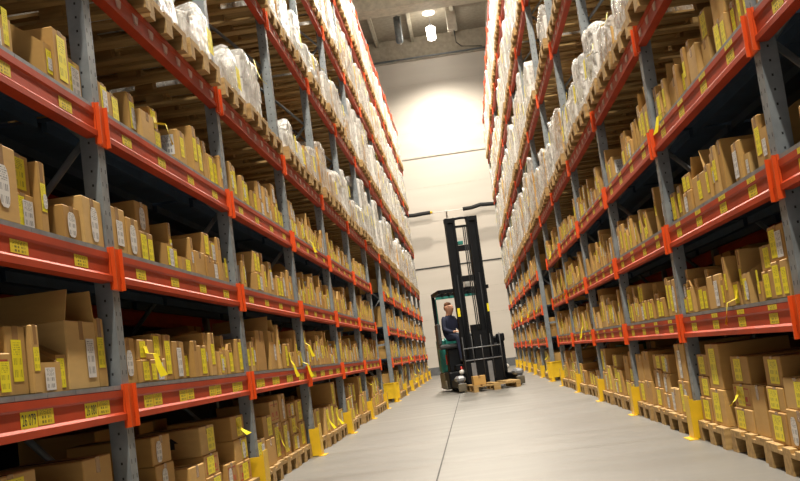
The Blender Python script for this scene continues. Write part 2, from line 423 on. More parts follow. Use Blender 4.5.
def text_mb(txt, size, side, o, y0, z0, wide, mat='black_print'):
    cu = bpy.data.curves.new('number', 'FONT'); cu.body = txt; cu.size = 1; cu.resolution_u = 2
    ob = bpy.data.objects.new('number', cu); COL.objects.link(ob)
    dg = bpy.context.evaluated_depsgraph_get(); me = bpy.data.meshes.new_from_object(ob.evaluated_get(dg))
    xs = [v.co.x for v in me.vertices]; ys = [v.co.y for v in me.vertices]
    kx = wide/(max(xs)-min(xs)); kz = size/(max(ys)-min(ys)); x = wx(side, o)
    m = MB()
    vs = [(x, y0+(v.co.x-min(xs))*kx, z0+(v.co.y-min(ys))*kz) for v in me.vertices]
    m.poly(vs, [tuple(p.vertices) for p in me.polygons], mat)
    bpy.data.objects.remove(ob); bpy.data.curves.remove(cu); bpy.data.meshes.remove(me)
    return m

SECT = {('L', 0): empty('pallet_rack', (XL-0.55, YL, 0)), ('L', 1): empty('pallet_rack', (XL-0.55, yp('L', 6), 0)),
        ('R', 0): empty('pallet_rack', (XR+0.55, YR, 0)), ('R', 1): empty('pallet_rack', (XR+0.55, yp('R', 6), 0))}
for (s, k), e in SECT.items():
    tag(e, 'orange and grey pallet rack %s of the aisle, %s the cross passage' % (SIDE[s], ('nearest section before', 'far section beyond')[k]), 'rack', 'pallet racks along the aisle')
bpy.context.view_layer.update()
def rpart(name, mb, root):
    """a part given in world coordinates under an Empty that is not turned"""
    o = obj(name, mb, root); o.location = -root.location; return o

def frame(side, i, root):
    y = yp(side, i); top = Z[8]+0.25
    for nm, oo in (('front_post', 0.0), ('rear_post', 1.0)):
        m = MB(); a, c = oo, oo+0.09
        x0, x1 = wx(side, a), wx(side, c)
        # open-backed channel: face, two flanges, two returns
        m.box((x0, y-0.05, 0.012), (wx(side, a+0.006), y+0.05, top), 'galv')
        m.box((wx(side, a+0.006), y-0.05, 0.012), (x1, y-0.044, top), 'galv'); m.box((wx(side, a+0.006), y+0.044, 0.012), (x1, y+0.05, top), 'galv')
        m.box((wx(side, a+0.084), y-0.044, 0.012), (x1, y-0.026, top), 'galv'); m.box((wx(side, a+0.084), y+0.026, 0.012), (x1, y+0.044, top), 'galv')
        m.box((wx(side, a-0.02), y-0.07, 0.0), (wx(side, c+0.02), y+0.07, 0.012), 'galv')
        if i < 6:                       # punched slots in the face and in the near flange
            zz = 0.1
            while zz < min(top, 6.5):
                if oo == 0.0:
                    for dy in (-0.028, 0.028):
                        xf = wx(side, a-0.0008); m.face([(xf, y+dy-0.004, zz), (xf, y+dy+0.004, zz), (xf, y+dy+0.004, zz+0.022), (xf, y+dy-0.004, zz+0.022)], 'slot')
                    yf = y-0.0508; m.face([(wx(side, 0.038), yf, zz), (wx(side, 0.048), yf, zz), (wx(side, 0.048), yf, zz+0.013), (wx(side, 0.038), yf, zz+0.013)], 'slot')
                zz += 0.075
        rpart(nm, m, root)
    zz = 0.25; up_ = True; k = 0
    while zz < top-1.0:
        m = MB(); z1 = zz+0.98
        a, c = ((0.09, zz), (1.0, z1)) if up_ else ((1.0, zz), (0.09, z1))
        m.tube([(wx(side, a[0]), y, a[1]), (wx(side, c[0]), y, c[1])], 0.019, 'galv', 6)
        rpart('brace', m, root)
        zz = z1+0.02; up_ = not up_
        if k in (0, 4): m = MB(); m.box((wx(side, 0.09), y-0.018, zz-0.02), (wx(side, 1.0), y+0.018, zz+0.02), 'galv'); rpart('crossbar', m, root)
        k += 1

def bay_parts(side, j):
    """beams and shelf decks between post j and post j+1"""
    root = SECT[side, 0 if j < 6 else 1]
    y0, y1 = yp(side, j), yp(side, j+1)
    for lv in range(1, 9):
        if j == 5 and lv < 4: continue
        xs = sorted((wx(side, 0), wx(side, 1.1)))
        if not seen(xs[0], xs[1], y0, y1, Z[lv]-0.1, Z[lv]+0.1, 120, 150): continue
        f = rpart('front_beam', beam_mb(side, lv, y0, y1, True), root)
        near = j <= 4
        cs = [(y0, 1), (y1, -1)]
        for yc, d in cs:
            c = obj('end_bracket', conn_mb(side, lv, yc, d, True), f)
        r = rpart('rear_beam', beam_mb(side, lv, y0, y1, False), root)
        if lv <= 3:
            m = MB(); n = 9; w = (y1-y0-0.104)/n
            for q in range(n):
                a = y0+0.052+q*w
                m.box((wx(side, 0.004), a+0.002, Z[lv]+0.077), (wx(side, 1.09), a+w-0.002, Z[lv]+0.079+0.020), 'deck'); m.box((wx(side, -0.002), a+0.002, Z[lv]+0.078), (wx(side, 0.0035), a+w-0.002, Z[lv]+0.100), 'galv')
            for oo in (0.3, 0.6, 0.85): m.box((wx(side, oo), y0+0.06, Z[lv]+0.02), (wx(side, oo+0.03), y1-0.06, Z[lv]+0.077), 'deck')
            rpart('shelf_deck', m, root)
        elif lv in (4, 5, 6) and j < 6:
            m = MB(); n = 9             # pressed support clips along the inside of the beam
            for q in range(n):
                a = y0+0.22+q*(y1-y0-0.4)/(n-1)
                m.poly([(wx(side, -0.0055), a-0.05, Z[lv]+0.030), (wx(side, -0.0055), a+0.05, Z[lv]+0.030), (wx(side, -0.0055), a+0.028, Z[lv]-0.028), (wx(side, -0.0055), a-0.028, Z[lv]-0.028),
                        (wx(side, -0.013), a-0.04, Z[lv]+0.024), (wx(side, -0.013), a+0.04, Z[lv]+0.024), (wx(side, -0.013), a+0.022, Z[lv]-0.022), (wx(side, -0.013), a-0.022, Z[lv]-0.022)],
                       [(0, 1, 5, 4), (1, 2, 6, 5), (2, 3, 7, 6), (3, 0, 4, 7), (4, 5, 6, 7)], 'clip')
            o = obj('support_clip', m, f); o['kind'] = 'stuff'
        # location labels on the beam
        if lv <= 3 and j < 9:
            sz = {1: (0.31, 0.066), 2: (0.165, 0.055), 3: (0.155, 0.055)}[lv]
            pos = [0.40, 1.05, 1.73, 2.38] if (side == 'L' and lv == 1) else [0.42, 1.06, 1.71, 2.36]
            for q, a in enumerate(pos):
                m = MB(); ya = y0+a; zc = Z[lv]+0.0
                lab = obj('location_label', m_l(side, ya, sz, zc, lv, 'strip' if j == -1 and q > 1 else 'beamlab'), f)
                if side == 'L' and j == -1 and lv == 1 and q > 1:
                    obj('number', text_mb('26 079' if q == 2 else '26 080', 0.046, side, -0.0068, ya-0.145, zc-0.023, 0.125), f)
def m_l(side, ya, sz, zc, lv, first='beamlab'):
    m = MB(); w, h = sz
    if lv == 1 and side == 'L':
        label_quad(m, side, -0.0052, ya-w/2, ya-0.003, zc-h/2, zc+h/2, first); label_quad(m, side, -0.0052, ya+0.003, ya+w/2, zc-h/2+0.004, zc+h/2+0.004, 'beamlab')
    elif side == 'R':
        label_quad(m, side, -0.0170, ya-w/2+0.05, ya+w/2+0.05, zc-0.07, zc-0.07+0.02, 'strip') if False else None
        label_quad(m, side, -0.0110, ya-0.085, ya+0.075, zc+0.046, zc+0.074, 'beamlab'); label_quad(m, side, -0.0052, ya-0.065, ya+0.095, zc-0.030, zc+0.028, 'beamlab')
    else: label_quad(m, side, -0.0052, ya-w/2, ya+w/2, zc-h/2, zc+h/2, 'beamlab')
    return m
MT['beamlab'] = label_mat('yellow_location_label', (0.80, 0.62, 0.02), (0.05, 0.045, 0.01), 21.0)

for s in 'LR':
    for i in range(-1, NB+1):
        if i == -1: continue
        frame(s, i, SECT[s, 0 if i < 6 else 1])
    for j in range(-1, NB): bay_parts(s, j)

# yellow foot guards at the posts
def guard_mb():
    m = MB(); h = 0.33      # local: +x faces the aisle
    m.box((0.0, -0.085, 0.006), (0.008, 0.085, h), 'guard')
    m.box((-0.10, -0.085, 0.006), (0.0, -0.077, h-0.04), 'guard'); m.box((-0.10, 0.077, 0.006), (0.0, 0.085, h-0.04), 'guard')
    m.box((-0.02, -0.12, 0.0), (0.05, 0.12, 0.006), 'guard')
    return m
gm = guard_mb().mesh('post_guard')
for s in 'LR':
    for i in range(0, NB+1):
        o = obj('post_guard', gm, None, (wx(s, -0.055), yp(s, i), 0)); o.rotation_euler = (0, 0, 0 if s == 'L' else PI)
        if s == 'L' and i == 0: pass
        tag(o, 'yellow steel foot guard at the %s visible post of the %s rack' % (ORD[i+1], SIDE[s]), 'post guard', 'yellow guards at the rack posts')
# wide end guards at the cross passage
for s in 'LR':
    t = empty('end_barrier', (wx(s, 0.45), yp(s, 6)-0.26, 0)); tag(t, 'wide yellow end barrier at the cross passage under the %s rack' % SIDE[s], 'barrier', 'yellow barriers at the cross passage')
    m = MB(); m.box((-0.56, -0.02, 0.08), (0.56, 0.0, 0.42), 'guard'); m.box((-0.56, -0.04, 0.40), (0.56, 0.0, 0.42), 'guard'); obj('panel', m, t)
    for xx in (-0.5, 0.45): m = MB(); m.box((xx, -0.05, 0), (xx+0.06, 0.02, 0.4), 'guard'); m.box((xx-0.03, -0.09, 0), (xx+0.09, 0.06, 0.008), 'guard'); obj('foot', m, t)

# ------------------------------------------------------------------ pallets
def pallet_mb(wid=0.8, wood='wood'):
    """local: long side 1.2 along x, short side along y, base at z=0"""
    m = MB(); h = wid/2
    for y0, w in ((-h, 0.1), (-0.0725, 0.145), (h-0.1, 0.1)):
        m.box((-0.6, y0, 0), (0.6, y0+w, 0.022), wood)
        for x0, l in ((-0.6, 0.145), (-0.0725, 0.145), (0.455, 0.145)): m.box((x0, y0+0.002, 0.0225), (x0+l, y0+w-0.002, 0.0995), wood)
    for x0 in (-0.6, -0.0725, 0.455): m.box((x0, -h, 0.10), (x0+0.145, h, 0.1215), wood)
    for y0, w in ((-h, 0.145), (-h/2-0.06, 0.1), (-0.0725, 0.145), (h/2-0.04, 0.1), (h-0.145, 0.145)): m.box((-0.6, y0, 0.122), (0.6, y0+w, 0.144), wood)
    return m
PAL = pallet_mb(); PAL_ME = PAL.mesh('wooden_pallet')
PAL_INK = None

BAYW = lambda j: 'nearest' if j == -1 else ORD[j+2]
RES = {4: 'lowest', 5: 'second', 6: 'third', 7: 'topmost'}
SHELF = {1: 'lowest', 2: 'middle', 3: 'top'}
def at_world(side, o, y, z, jit=0.0):
    return Matrix.Translation((wx(side, o), y, z)) @ Matrix.Rotation((0 if side == 'L' else PI)+jit, 4, 'Z')

# ------------------------------------------------------------------ wrapped loads
def goods_mb(h, rnd, white):
    m = MB(); nx, ny = rnd.choice(((3, 2), (2, 2), (3, 2))); nz = max(1, round(h/0.3)); dz = h/nz
    for k in range(nz):
        for i in range(nx):
            for j in range(ny):
                if k == nz-1 and nz > 1 and rnd.random() < 0.3: continue
                x0, y0 = -0.55+1.1*i/nx, -0.37+0.74*j/ny; g = 0.006
                hh = dz-0.004 if k < nz-1 else dz*rnd.uniform(0.75, 1.0)
                a = (x0+g, y0+g, k*dz+0.002); c = (x0+1.1/nx-g, y0+0.74/ny-g, k*dz+hh)
                m.cbox(a, c, 'offwhite' if white else 'cardi', 0.006)
                m.box((c[0]-0.02, (a[1]+c[1])/2-0.025, c[2]-0.02), (c[0]+0.001, (a[1]+c[1])/2+0.025, c[2]+0.001), 'tape')
    return m
def film_mb(h, seed):
    """wrinkled stretch film round a load: rings of a rounded rectangle, drawn in over the top"""
    m = MB(); n = 44; rows = max(9, int(h/0.07)); vs = []; fs = []
    def ring(z, k, amp):
        for q in range(n):
            t = 2*PI*q/n; cx_, sy_ = math.cos(t), math.sin(t); e = 0.22
            x = 0.575*math.copysign(abs(cx_)**e, cx_); y = 0.385*math.copysign(abs(sy_)**e, sy_)
            w = noise.noise(Vector((x*5+seed*3.1, y*5, z*4)))*amp + noise.noise(Vector((x*14, y*14+seed, z*13)))*amp*0.6
            vs.append((x*k*(1+w), y*k*(1+w*0.8), z + (noise.noise(Vector((x*3, y*3, seed*2.7)))*0.15*max(0, (z/h-0.5)*2))))
    zs = [0.005+(h)*r/rows for r in range(rows+1)]
    for i, z in enumerate(zs): ring(z, 1.0 if i else 1.0, 0.030)
    for k, dz in ((0.93, 0.02), (0.7, 0.0), (0.4, 0.03), (0.12, 0.01)): ring(h+dz, k, 0.10)
    R = rows+1+4
    for i in range(R-1):
        for q in range(n): fs.append((i*n+q, i*n+(q+1) % n, (i+1)*n+(q+1) % n, (i+1)*n+q))
    fs.append(tuple(range((R-1)*n, R*n)))
    m.poly(vs, fs, 'wrap', True)
    return m
def ribbon(m, pts, w, mat, ax=(0, 1, 0)):
    """paper strip through the points, w wide along ax (list: one axis per point)"""
    pts = [Vector(p) for p in pts]; n = len(pts); vs = []
    for i, p in enumerate(pts):
        a = Vector(ax[i] if isinstance(ax[0], (list, tuple)) else ax).normalized()*w/2; vs += [p-a, p+a]
    for i in range(n-1):
        v0, v1 = 1-i/(n-1), 1-(i+1)/(n-1)
        m.face([vs[2*i], vs[2*i+1], vs[2*i+3], vs[2*i+2]], mat, [(0, v0), (1, v0), (1, v1), (0, v1)], True)

LOADS = []
rl = random.Random(5)
for h in (0.30, 0.42, 0.55, 0.68, 0.82, 0.95, 1.03, 1.09):
    for v in range(3):
        wht = v != 0
        g = goods_mb(h-0.03, rl, wht); f = film_mb(h, rl.randint(0, 99)); labs = []
        if v != 0 or rl.random() < 0.6:
            l = MB(); y = rl.uniform(-0.2, 0.2); z = h*rl.uniform(0.35, 0.7); k = rl.choice(('yellow', 'yellow', 'white'))
            l.face([(0.612, y-0.07, z-0.1), (0.612, y+0.07, z-0.1), (0.608, y+0.07, z+0.1), (0.608, y-0.07, z+0.1)], k, [(0, 0), (1, 0), (1, 1), (0, 1)]); labs.append((k+'_label', l))
        if rl.random() < 0.4:
            l = MB(); y = rl.uniform(-0.3, 0.3); ribbon(l, [(0.61, y, h*0.95), (0.625, y+0.01, h*0.75), (0.65, y+0.02, h*0.6), (0.70, y+0.05, h*0.5)], 0.06, 'strip'); labs.append(('paper_strip', l))
        LOADS.append(dict(h=h, g=g, f=f, l=labs, gm=g.mesh('goods'), fm=f.mesh('stretch_wrap'), lm=[(a, b_.mesh(a)) for a, b_ in labs], white=wht))

cand = []
for s in 'LR':
    for j in range(-1, NB):
        for lv in (4, 5, 6, 7):
            for k in range(3):
                y = yp(s, j)+0.525+0.875*k; zt = Z[lv]+0.0765
                r = rl.random()
                if j <= 4: hmin, hmax = {4: (0.30, 0.56 if j < 3 else 0.70), 5: (0.42, 0.83), 6: (0.55, 1.05), 7: (0.68, 1.1)}[lv]
                else: hmin, hmax = (0.9, 1.1) if lv > 4 else (0.8, 1.1)
                ch = [L for L in LOADS if hmin <= L['h'] <= hmax]
                L = rl.choice(ch); empty_slot = r < 0.07
                xs = sorted((wx(s, -0.12), wx(s, 1.12)))
                sz = seen(xs[0], xs[1], y-0.4, y+0.4, zt, zt+0.15+L['h'], 60, 90)
                if not sz: continue
                cand.append((sz, s, j, lv, k, y, zt, None if empty_slot else L, rl.uniform(-0.02, 0.02), rl.uniform(-0.03, 0.02)))
cand.sort(key=lambda c: -c[0])
# ------------------------------------------------------------------ floor pallets join the same list
floor_pal = []
for s in 'LR':
    for j in range(-1, NB):
        if j == 5: continue
        for k in range(3):
            y = yp(s, j)+0.525+0.875*k
            xs = sorted((wx(s, 0), wx(s, 1.15)))
            sz = seen(xs[0], xs[1], y-0.4, y+0.4, 0, 0.5, 60, 60)
            if sz: floor_pal.append((sz, s, j, k, y, rl.uniform(-0.03, 0.03), rl.uniform(-0.02, 0.05)))
pal_jobs = [(c[0], 'r', c) for c in cand]+[(c[0]*1.3, 'f', c) for c in floor_pal]
pal_jobs.sort(key=lambda t: -t[0])
mass = MB()
for n, (sz, kind, c) in enumerate(pal_jobs):
    if kind == 'r': _, s, j, lv, k, y, zt, L, jit, do = c; M4 = at_world(s, 0.54+do, y, zt, jit)
    else: _, s, j, k, y, jit, do = c; M4 = at_world(s, 0.58+do, y, 0.0, jit)
    if n < 300:
        o = obj('wooden_pallet', PAL_ME); o.matrix_world = M4
        if kind == 'r': tag(o, 'wooden pallet, %s in %s bay, %s reserve level, %s rack' % (ORD[k+1], BAYW(j), RES[lv], SIDE[s]), 'pallet', 'wooden pallets on the rack beams')
        else: tag(o, 'wooden pallet on the floor, %s in %s bay, %s rack' % (ORD[k+1], BAYW(j), SIDE[s]), 'pallet', 'wooden pallets on the floor under the racks')
    else: mass.add(PAL, M4)
if mass.v: tag(obj('distant_pallet_stock', mass), 'distant wooden pallets on the far rack beams', 'pallets', None, 'stuff')
mass = MB()
nl = 0
for c in cand:
    _, s, j, lv, k, y, zt, L, jit, do = c
    if L is None: continue
    M4 = at_world(s, 0.54+do, y, zt+0.146, jit)
    if nl < 300:
        t = empty('wrapped_load'); t.matrix_world = M4
        tag(t, 'film-wrapped %s, %s load in %s bay, %s reserve level, %s rack' % ('white boxes' if L['white'] else 'brown cartons', ORD[k+1], BAYW(j), RES[lv], SIDE[s]), 'wrapped load', 'film wrapped loads on the reserve levels')
        obj('goods', L['gm'], t); obj('stretch_wrap', L['fm'], t)
        for a, me in L['lm']: obj(a, me, t)
        nl += 1
    else:
        mass.add(L['g'], M4); mass.add(L['f'], M4)
        for a, b_ in L['l']: mass.add(b_, M4)
if mass.v: tag(obj('distant_wrapped_stock', mass), 'distant film wrapped loads on the far rack levels', 'wrapped loads', None, 'stuff')

# ------------------------------------------------------------------ cartons
def carton_parts(rnd, w, d, h, kind, lab, of=0.0, fl=-1):
    """local: front at +x, base z=0. returns [(part name, MB)], the first is the body"""
    body = MB(); parts = [('body', body)]; cm = 'card'
    x = d/2
    if kind == 'open':                          # open-topped pick carton: low front, high back
        t = 0.006; hf = h*rnd.uniform(0.45, 0.7)
        body.box((-x, -w/2, 0), (x, w/2, t), cm); body.box((x-t, -w/2, t), (x, w/2, hf), cm); body.box((-x, -w/2, t), (-x+t, w/2, h), cm)
        for y0 in (-w/2, w/2-t):
            vs = [(-x+t, y0, t), (x-t, y0, t), (x-t, y0, hf), (-x*0.2, y0, h), (-x+t, y0, h)]; vs += [(a, b_+t, c) for a, b_, c in vs]
            body.poly(vs, [(0, 1, 2, 3, 4), (9, 8, 7, 6, 5)]+[(i, (i+1) % 5, 5+(i+1) % 5, 5+i) for i in range(5)], cm)
        q = MB(); nn = max(1, int(w/0.05))
        for i in range(nn): q.box((-x+0.03, -w/2+0.012+i*(w-0.024)/nn, t), (x-0.03, -w/2+0.008+(i+1)*(w-0.024)/nn, hf*rnd.uniform(0.6, 0.95)), 'cardi')
        parts.append(('contents', q)); hl = hf
    else:
        body.cbox((-x, -w/2, 0), (x, w/2, h), cm, 0.005); hl = h
        tw = min(0.05, w*0.4)
        # parcel tape over the lid seam, down the front and the back, and the printed joint lines
        for a, c in (((-x-0.0005, -tw/2, h-0.0004), (x+0.0005, tw/2, h+0.0006)), ((x-0.0004, -tw/2, h*0.72), (x+0.0008, tw/2, h+0.0005)), ((-x-0.0006, -tw/2, h*0.7), (-x+0.0004, tw/2, h+0.0005))):
            body.box(a, c, 'tape')
        if kind == 'print':
            for sy in (fl,):
                yy = sy*(w/2+0.0008)
                for qx in (-0.25, 0.05):       # handling arrows printed on the side
                    cx_ = d*qx; 
                    body.face([(cx_-0.02, yy, h*0.35), (cx_+0.02, yy, h*0.35), (cx_+0.02, yy, h*0.55), (cx_-0.02, yy, h*0.55)], 'black_print')
                    body.face([(cx_-0.045, yy, h*0.55), (cx_+0.045, yy, h*0.55), (cx_, yy, h*0.75)], 'black_print')
        if kind == 'red':
            for y0 in (-w*0.4, w*0.05):
                a, c, z0, z1 = y0, y0+w*0.33, h*0.15, h*0.85
                for (p0, p1, q0, q1) in ((a, c, z0, z0+0.008), (a, c, z1-0.008, z1), (a, a+0.008, z0, z1), (c-0.008, c, z0, z1), (a+w*0.1, c-w*0.1, h*0.3, h*0.5)):
                    body.face([(x+0.0008, p0, q0), (x+0.0008, p1, q0), (x+0.0008, p1, q1), (x+0.0008, p0, q1)], 'red_print')
        if kind == 'flap':
            for sg in (-1, 1):
                f = MB(); f.box((-x, -0.003, 0), (x, 0.003, w*0.42), cm, None); R = Matrix.Rotation(-sg*rnd.uniform(0.1, 0.7), 4, 'X')
                g = MB(); g.add(f, Matrix.Translation((0, -sg*(w/2-0.004), h)) @ R); parts.append(('flap', g))
    def plab(mat, cw, ch, yc, zc, rounded=False, name=None):
        l = MB(); xx = x+(0.0030 if mat == 'white' else 0.0016)
        if rounded:
            n = 14; pts = []; uv = []
            for i in range(n):
                t = 2*PI*i/n; a, c = math.copysign(abs(math.cos(t))**0.55, math.cos(t)), math.copysign(abs(math.sin(t))**0.8, math.sin(t))
                pts.append((xx, yc+a*cw/2, zc+c*ch/2)); uv.append((0.5+a/2, 0.5+c/2))
            l.face(pts, mat, uv)
        else: l.face([(xx, yc-cw/2, zc-ch/2), (xx, yc+cw/2, zc-ch/2), (xx, yc+cw/2, zc+ch/2), (xx, yc-cw/2, zc+ch/2)], mat, [(0, 0), (1, 0), (1, 1), (0, 1)])
        parts.append((name or mat+'_label', l))
    if lab in ('yellow', 'both', 'strip'):
        cw = min(w*0.72, 0.17 if of > 0.052 else 0.10); ch = min(hl*0.8, cw*rnd.uniform(1.6, 2.4))
        two = w > 0.24 and cw < 0.12
        plab('yellow', cw, ch, -w*0.22 if two else rnd.uniform(-1, 1)*(w-cw)*0.4, hl*0.5)
        if two and lab == 'yellow': plab('yellow', 0.08, min(hl*0.7, 0.16), w*0.26, hl*0.45)
    if lab in ('white', 'both'):
        cw = min(w*0.55, 0.10); ch = min(hl*0.75, cw*rnd.uniform(1.3, 2.4))
        plab('white', cw, ch, (w*0.18 if lab == 'both' else rnd.uniform(-1, 1)*(w-cw)*0.35), hl*0.45, rnd.random() < 0.3)
    if lab == 'strip':
        l = MB(); y = rnd.uniform(-w*0.25, w*0.25); dr = rnd.choice((-1, 1)); q = rnd.uniform(0.8, 1.2)
        ribbon(l, [(x+0.003, y, hl*0.75), (x+0.012, y, hl*0.55), (x+0.03, y+0.01*dr, hl*0.38), (x+0.055, y+0.02*dr, hl*0.24), (x+0.075, y+0.03*dr, hl*0.14)] if of > 0.052 else [(x+0.003, y, hl*0.65), (x+0.012, y, hl*0.3), (x+of+0.03*q, y+0.01*dr, 0.025), (x+of+0.045*q, y+0.015*dr, -0.05*q), (x+of+0.06*q, y+0.03*dr, -0.10*q)], 0.06, 'strip',
               [(0, 1, 0), (0, 1, 0), (0.1*dr, 1, 0), (0.3*dr, 1, 0.1), (0.5*dr, 1, 0.2)])
        parts.append(('paper_strip', l))
    if lab == 'side':                           # yellow label folded round to the near flank
        yy = fl*(w/2+0.0015); l = MB(); l.face([(x-0.14, yy, h*0.25), (x-0.03, yy, h*0.25), (x-0.03, yy, h*0.85), (x-0.14, yy, h*0.85)], 'white', [(0, 0), (1, 0), (1, 1), (0, 1)])
        parts.append(('white_label', l)); plab('yellow', min(w*0.5, 0.09), h*0.6, 0, h*0.5)
    return parts

LABW = {'yellow': 'yellow label', 'white': 'white label', 'both': 'two-colour labels', 'strip': 'curling yellow strip', 'side': 'flank label', 'none': 'no label'}
jobs = []       # size, kind, label text, builder args, matrix
def add_job(s, o_front, yc, z, w, d, h, kind, lab, where, back=False, pri=1.0, jit=0.0, seed=0, pre='', floor=False):
    """o_front: how far behind the rack face the carton's front stands"""
    xs = sorted((wx(s, o_front), wx(s, o_front+d)))
    sz = seen(xs[0], xs[1], yc-w/2, yc+w/2, z, z+h, 25, 25)
    if not sz: return
    look = pre+('' if floor else 'tall ' if h > 2.2*w else 'wide ' if w > 1.3*h else '')+{'open': 'open carton', 'flap': 'carton with open flaps', 'print': 'carton', 'red': 'red-printed carton', 'plain': 'carton'}[kind]
    if kind == 'flap': text = '%s, %s' % (look, where)
    else: text = '%s with %s, %s' % (look, LABW[lab], where)
    jobs.append((sz*pri, 'open_carton' if kind == 'open' else 'carton', text, (seed, w, d, h, kind, lab, o_front+(0.05 if floor else 0), -1 if s == 'L' else 1), at_world(s, o_front+d/2, yc, z, jit)))

rc = random.Random(77)
def pick_lab(r): return r.choices(('yellow', 'white', 'both', 'strip', 'side', 'none'), (38, 21, 14, 5, 7, 15))[0]
TOPH = {1: 0.50, 2: 0.50, 3: 0.42}
for s in 'LR':
    for j in range(-1, NB):
        if j == 5: continue
        for lv in (1, 2, 3):
            y = yp(s, j)+0.075; ye = yp(s, j+1)-0.075; zb = Z[lv]+0.1005; n = 0
            top_ = min(TOPH[lv], (0.38 if j < 1 else 0.44 if j < 2 else 0.5))
            while y < ye-0.05:
                if rc.random() < 0.17: y += rc.uniform(0.04, 0.24); continue
                st = rc.random()
                if st < 0.46: w, h, d, kd = rc.uniform(0.055, 0.12), rc.uniform(0.22, top_-0.02), rc.uniform(0.3, 0.5), rc.choices(('plain', 'open'), (8, 2))[0]
                elif st < 0.80: w, h, d, kd = rc.uniform(0.12, 0.26), rc.uniform(0.15, top_-0.1), rc.uniform(0.3, 0.5), rc.choices(('plain', 'print', 'red', 'flap', 'open'), (10, 3, 2, 1, 2))[0]
                elif st < 0.92: w, h, d, kd = rc.uniform(0.16, 0.28), rc.uniform(0.12, 0.2), rc.uniform(0.35, 0.5), 'stack'
                else: w, h, d, kd = rc.uniform(0.26, 0.40), rc.uniform(0.2, top_-0.06), rc.uniform(0.4, 0.55), rc.choice(('plain', 'print', 'flap'))
                if kd == 'flap': h = min(h, TOPH[lv]-w*0.45)
                if y+w > ye: w = ye-y
                if w < 0.05: break
                n += 1; of = rc.uniform(0.004, 0.05); where = '%s along %s shelf, %s bay, %s rack' % (ORD[min(n, 33)], SHELF[lv], BAYW(j), SIDE[s]); jt = rc.uniform(-0.025, 0.025)
                if kd == 'stack':
                    add_job(s, of, y+w/2, zb, w, d, h, 'plain', pick_lab(rc), where, pre='lower ', seed=rc.random(), jit=0)
                    add_job(s, of+0.01, y+w/2, zb+h+0.001, w*0.98, d*0.97, min(h*rc.uniform(0.8, 1.2), TOPH[lv]-h), rc.choice(('plain', 'print')), pick_lab(rc), where, pre='upper ', seed=rc.random())
                else: add_job(s, of, y+w/2, zb, w, d, h, kd, pick_lab(rc), where, seed=rc.random(), jit=jt if w > 0.12 else 0)
                y += w+0.006+0.016*d
            if j < 8:                       # deeper cartons behind the front row
                y = yp(s, j)+0.15; n = 0
                while y < ye-0.3:
                    w, h = rc.uniform(0.25, 0.6), rc.uniform(0.24, TOPH[lv]-0.01); n += 1
                    if y+w > ye: break
                    if rc.random() < 0.75: add_job(s, 0.63, y+w/2, zb, w, 0.4, h, rc.choice(('plain', 'print', 'plain')), rc.choice(('none', 'white', 'none')), '%s behind front row, %s shelf, %s bay, %s rack' % (ORD[n], SHELF[lv], BAYW(j), SIDE[s]), pri=0.45, seed=rc.random())
                    y += w+rc.uniform(0.02, 0.2)
def crate(s, o, y, z, k):
    t = empty('plastic_crate', (wx(s, o+0.25), y, z)); tag(t, 'green plastic crate on a floor pallet under the right rack, %s' % ('nearer of two' if k == 1 else 'farther of two'), 'crate', 'green crates')
    m = MB(); a, c, h = 0.24, 0.38, 0.52
    m.box((-a, -c, 0), (a, c, 0.015), 'green')
    for p, q in (((-a, -c), (-a+0.012, c)), ((a-0.012, -c), (a, c)), ((-a+0.012, -c), (a-0.012, -c+0.012)), ((-a+0.012, c-0.012), (a-0.012, c))): m.box((p[0], p[1], 0.015), (q[0], q[1], h), 'green')
    obj('body', m, t)
    m = MB()
    for yy in (-0.3, -0.1, 0.1, 0.3):
        for sx in (-1, 1): m.box((sx*a, yy-0.012, 0.03), (sx*(a+0.01), yy+0.012, h-0.03), 'green')
    obj('rib', m, t)
    m = MB(); m.box((-a-0.015, -c-0.012, h-0.03), (a+0.015, -c, h), 'green'); m.box((-a-0.015, c, h-0.03), (a+0.015, c+0.012, h), 'green'); m.box((-a-0.015, -c, h-0.03), (-a, c, h), 'green'); m.box((a, -c, h-0.03), (a+0.015, c, h), 'green'); obj('rim', m, t)
for sz, s, j, k, y, jit, do in floor_pal:
    where = '%s floor pallet, %s bay, %s rack' % (ORD[k+1], BAYW(j), SIDE[s])
    zt = 0.1445; split = rc.choice((0.32, 0.38, 0.44)); of = 0.0+do
    for side_, (a, c) in (('near', (-0.385, -0.385+split*1.9*0.5)), ('far', (-0.385+split*1.9*0.5+0.012, 0.385))):
        w = c-a; yc = y+(a+c)/2; nt_ = rc.choice((1, 2, 2, 3)); z = zt; d = rc.uniform(0.4, 0.56)
        w *= rc.uniform(0.86, 1)
        if s == 'R' and j == 3: nt_ = 1
        for q in range(nt_):
            h = rc.uniform(0.16, 0.33) if nt_ < 3 else rc.uniform(0.13, 0.19)
            if z+h > 0.73: break
            tier = ('lower tier', 'second tier', 'third tier')[q]
            add_job(s, of+0.02+0.01*q, yc, z, w, d, h, rc.choices(('plain', 'print', 'red'), (6, 2, 1))[0], rc.choices(('yellow', 'white', 'both', 'strip', 'none'), (5, 2, 2, 1, 2))[0], '%s %s side, %s' % (tier, side_, where), seed=rc.random(), floor=True)
            z += h+0.001
    if s == 'R' and j == 3 and k in (1, 2):
        crate(s, of+0.64, y, zt, k)
    elif j < 7 and rc.random() < 0.85:
        w, h = rc.uniform(0.5, 0.72), rc.uniform(0.3, 0.57)
        add_job(s, of+0.62, y, zt, w, 0.5, h, 'plain', 'none', 'at the back of '+where, pri=0.45, seed=rc.random())

